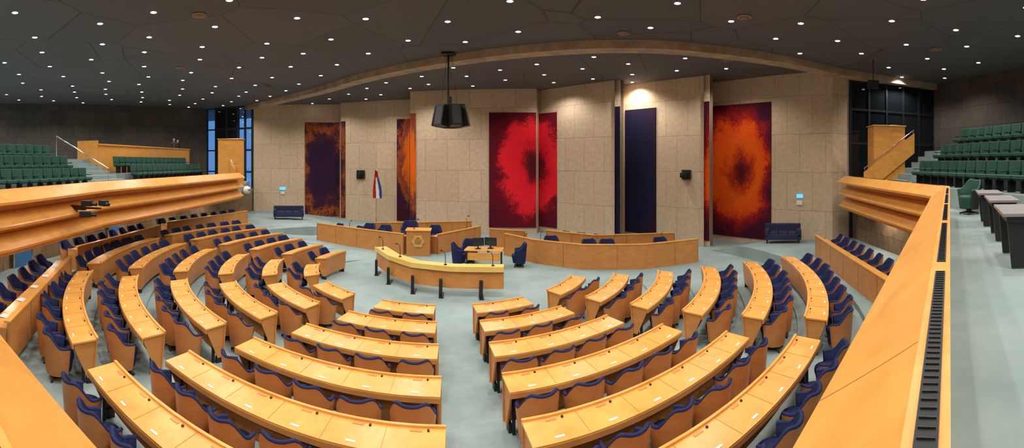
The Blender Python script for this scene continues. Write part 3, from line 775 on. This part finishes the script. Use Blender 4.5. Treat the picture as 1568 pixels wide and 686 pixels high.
# ------------------------------------------------------------------ people on left gallery
def person(x, y, z, face, h=1.72):
    root = bpy.data.objects.new('standing_person', None); scene.collection.objects.link(root)
    root.location = (x, y, z); root.rotation_euler = (0, 0, face); s = h/1.75; root.scale = (s, s, s)
    def skin(name, verts, edges, rad, mat):
        me = bpy.data.meshes.new(name); me.from_pydata(verts, edges, []); o = bpy.data.objects.new(name, me)
        scene.collection.objects.link(o); me.materials.append(mat); o.parent = root
        bm = bmesh.new(); bm.from_mesh(me); lay = bm.verts.layers.skin.verify()
        for v, r in zip(bm.verts, rad): v[lay].radius = (r, r*.8); v[lay].use_root = (v.index == 0)
        bm.to_mesh(me); bm.free()
        o.modifiers.new('skin', 'SKIN'); ss = o.modifiers.new('sub', 'SUBSURF'); ss.levels = 1; ss.render_levels = 2
    V = [(0, 0, .95), (0, 0, 1.15), (0, .01, 1.38), (0, 0, 1.5), (.19, 0, 1.42), (.25, .02, 1.14), (.24, .14, .94), (-.19, 0, 1.42), (-.25, .02, 1.14), (-.22, .16, .98),
         (.1, 0, .9), (.11, .02, .5), (.12, -.02, .09), (.13, .12, .04), (-.1, 0, .9), (-.12, .02, .5), (-.13, -.02, .09), (-.14, .12, .04)]
    E = [(0, 1), (1, 2), (2, 3), (2, 4), (4, 5), (5, 6), (2, 7), (7, 8), (8, 9), (0, 10), (10, 11), (11, 12), (12, 13), (0, 14), (14, 15), (15, 16), (16, 17)]
    Rr = [.14, .13, .16, .06, .07, .05, .035, .07, .05, .035, .1, .065, .045, .04, .1, .065, .045, .04]
    skin('clothed_body', V, E, Rr, M_CLOTH)
    for sgn, (hx, hy, hz) in ((1, (.24, .15, .93)), (-1, (-.22, .17, .97))):
        Vh = [(hx, hy, hz), (hx, hy+.05, hz-.05)]; Eh = [(0, 1)]; Rh = [.028, .03]
        for fi in range(4):
            o = (fi-1.5)*.02; a = len(Vh); Vh += [(hx+o, hy+.08, hz-.09), (hx+o*1.1, hy+.075, hz-.13+.01*abs(fi-1.5))]; Eh += [(1, a), (a, a+1)]; Rh += [.009, .008]
        a = len(Vh); Vh += [(hx-sgn*.04, hy+.06, hz-.05), (hx-sgn*.05, hy+.08, hz-.08)]; Eh += [(0, a), (a, a+1)]; Rh += [.011, .009]
        skin('hand', Vh, Eh, Rh, M_SKIN)
    b = MB(); n = 16; m = 12; vs = []
    for j in range(m+1):
        f = pi*j/m
        for i in range(n):
            a = 2*pi*i/n; zz = cos(f); r = sin(f)
            wx = .075*(1-.25*max(0, -zz)); yy = .095
            vs.append((wx*r*sin(a), yy*r*cos(a)+(.02*max(0, cos(a))**12 if abs(zz+.1) < .2 else 0), 1.635+.12*zz))
    b.add(vs, [(j*n+i, j*n+(i+1) % n, (j+1)*n+(i+1) % n, (j+1)*n+i) for j in range(m) for i in range(n)], 0, True)
    b.tube([(0, 0, 1.45), (0, .01, 1.56)], .055, 0, 10)
    hv = [(p[0]*1.08, p[1]*1.06-.012, 1.645+(p[2]-1.635)*1.08) for p in vs]
    hf = [(j*n+i, j*n+(i+1) % n, (j+1)*n+(i+1) % n, (j+1)*n+i) for j in range(m) for i in range(n) if (j < 4 or (j < 8 and 4 <= i < 12))]
    b.add(hv, hf, 1, True)
    for sg in (-1, 1):
        b.box((sg*.03, .088, 1.645), (.022, .012, .01), 2); b.box((sg*.078, 0, 1.62), (.015, .035, .055), 0)
    b.box((0, .09, 1.57), (.04, .01, .01), 3)
    o = b.obj('head', [M_SKIN, M_HAIR, M_BLACK, simple('lips', (.35, .08, .07), .5)], recenter=False); o.parent = root
for (t, of, f, h) in ((20.9, 3.2, -2.2, 1.75), (21.7, 3.3, -1.5, 1.7)):
    p = la+e*t+nL*of; person(p.x, p.y, 4.2, f, h)

# ------------------------------------------------------------------ downlights
OUT = BW + [(20.1, 14.2), (18.3, 7.9), (16, -8), (-20, -10), (-36, 0), (-22.9, 27.7)]
def inside(x, y):
    r = False; n = len(OUT)
    for i in range(n):
        x1, y1 = OUT[i]; x2, y2 = OUT[(i+1) % n]
        if (y1 > y) != (y2 > y) and x < (x2-x1)*(y-y1)/(y2-y1)+x1: r = not r
    return r
b = MB(); pts = []; g = 2.4; ang = .35; spots = []
for i in range(-20, 24):
    for j in range(-20, 24):
        x0 = (i+.5*(j % 2))*g; y0 = j*g*.87
        x = x0*cos(ang)-y0*sin(ang)+random.uniform(-.3, .3); y = x0*sin(ang)+y0*cos(ang)+12+random.uniform(-.3, .3)
        ok = inside(x, y) and all(inside(x+dx, y+dy) for dx, dy in ((.5, 0), (-.5, 0), (0, .6), (0, -.5)))
        if not ok: continue
        if any((Vector((x, y))-q).length < .75 for q in catmull(ctrl, 4)): continue
        pts.append((x, y))
        if (i-j) % 3 == 0: spots.append((x, y))
for (x, y) in pts:
    n = 10
    ring = [(x+.09*cos(2*pi*k/n), y+.09*sin(2*pi*k/n), CZ-.012) for k in range(n)]
    b.add(ring, [tuple(range(n))], 0)
    r2 = [(x+.125*cos(2*pi*k/n), y+.125*sin(2*pi*k/n), CZ-.002) for k in range(n)]
    b.add(ring+r2, [(k, (k+1) % n, n+(k+1) % n, n+k) for k in range(n)], 1)
b.obj('ceiling_downlights', [M_LAMP, M_DARK], recenter=False)
ld = bpy.data.lights.new('downlight_spot', 'SPOT'); ld.energy = 400; ld.spot_size = math.radians(144); ld.spot_blend = .6
ld.shadow_soft_size = .09; ld.color = (1, .95, .87)
for (x, y) in spots:
    o = bpy.data.objects.new('downlight_spot', ld); o.location = (x, y, CZ-.05); scene.collection.objects.link(o)
# added fill spots with invented fixtures, brightening the wall under the gallery
sl = bpy.data.lights.new('soffit_fill_spot', 'SPOT'); sl.energy = 130; sl.spot_size = math.radians(160); sl.spot_blend = .6; sl.shadow_soft_size = .06; sl.color = (1, .88, .74)
b = MB()
for (x, y) in ((-9.4, 2.4), (-11.2, 5.0), (-13.2, 7.6), (-14.6, 10.6), (-15.8, 13.6), (-16.2, 16.8), (-16.4, 20.0), (10.9, 6.6), (12.0, 9.2), (13.1, 11.9)):
    ring = [(x+.06*cos(2*pi*k/10), y+.06*sin(2*pi*k/10), 2.29) for k in range(10)]
    r2 = [(x+.09*cos(2*pi*k/10), y+.09*sin(2*pi*k/10), 2.299) for k in range(10)]
    b.add(ring, [tuple(range(10))], 0); b.add(ring+r2, [(k, (k+1) % 10, 10+(k+1) % 10, 10+k) for k in range(10)], 1)
    o = bpy.data.objects.new('soffit_fill_spot', sl); o.location = (x, y, 2.26); scene.collection.objects.link(o)
b.obj('soffit_fill_fixtures', [M_LAMP, M_DARK], recenter=False)
M_VIN = simple('vent_inner', (.25, .15, .1), .6)
for (u, v) in ((305, 22), (1140, 25), (1434, 75), (275, 103), (660, 98), (955, 50), (1115, 92)):
    x, y = P(AZ(u), 4.3*675/(248-v)); b = MB(); b.tube([(x, y, CZ-.05), (x, y, CZ)], .22, 0, 20); b.tube([(x, y, CZ-.07), (x, y, CZ-.05)], .15, 1, 20)
    b.obj('ceiling_vent', [M_BEIGE, M_VIN])

# world: daylight sky seen through the windows
w = bpy.data.worlds.new('World'); scene.world = w; w.use_nodes = True
w.node_tree.nodes['Background'].inputs['Color'].default_value = (.45, .68, 1, 1)
w.node_tree.nodes['Background'].inputs['Strength'].default_value = .8

# ------------------------------------------------------------------ camera (cylindrical panorama, like the phone's)
cd = bpy.data.cameras.new('camera'); cam = bpy.data.objects.new('camera', cd); scene.collection.objects.link(cam)
cam.location = (0, 0, H_CAM); cam.rotation_euler = (math.radians(90), 0, 0); scene.camera = cam
cd.type = 'PANO'; cd.clip_start = .01; cd.clip_end = 200
FP = 1108.9
cc = cd if hasattr(cd, 'panorama_type') else cd.cycles
cc.panorama_type = 'CENTRAL_CYLINDRICAL'
cc.central_cylindrical_range_u_min = -1288/FP; cc.central_cylindrical_range_u_max = 1288/FP
cc.central_cylindrical_range_v_min = -(1127-407.4)/FP; cc.central_cylindrical_range_v_max = 407.4/FP
cc.central_cylindrical_radius = 1.0
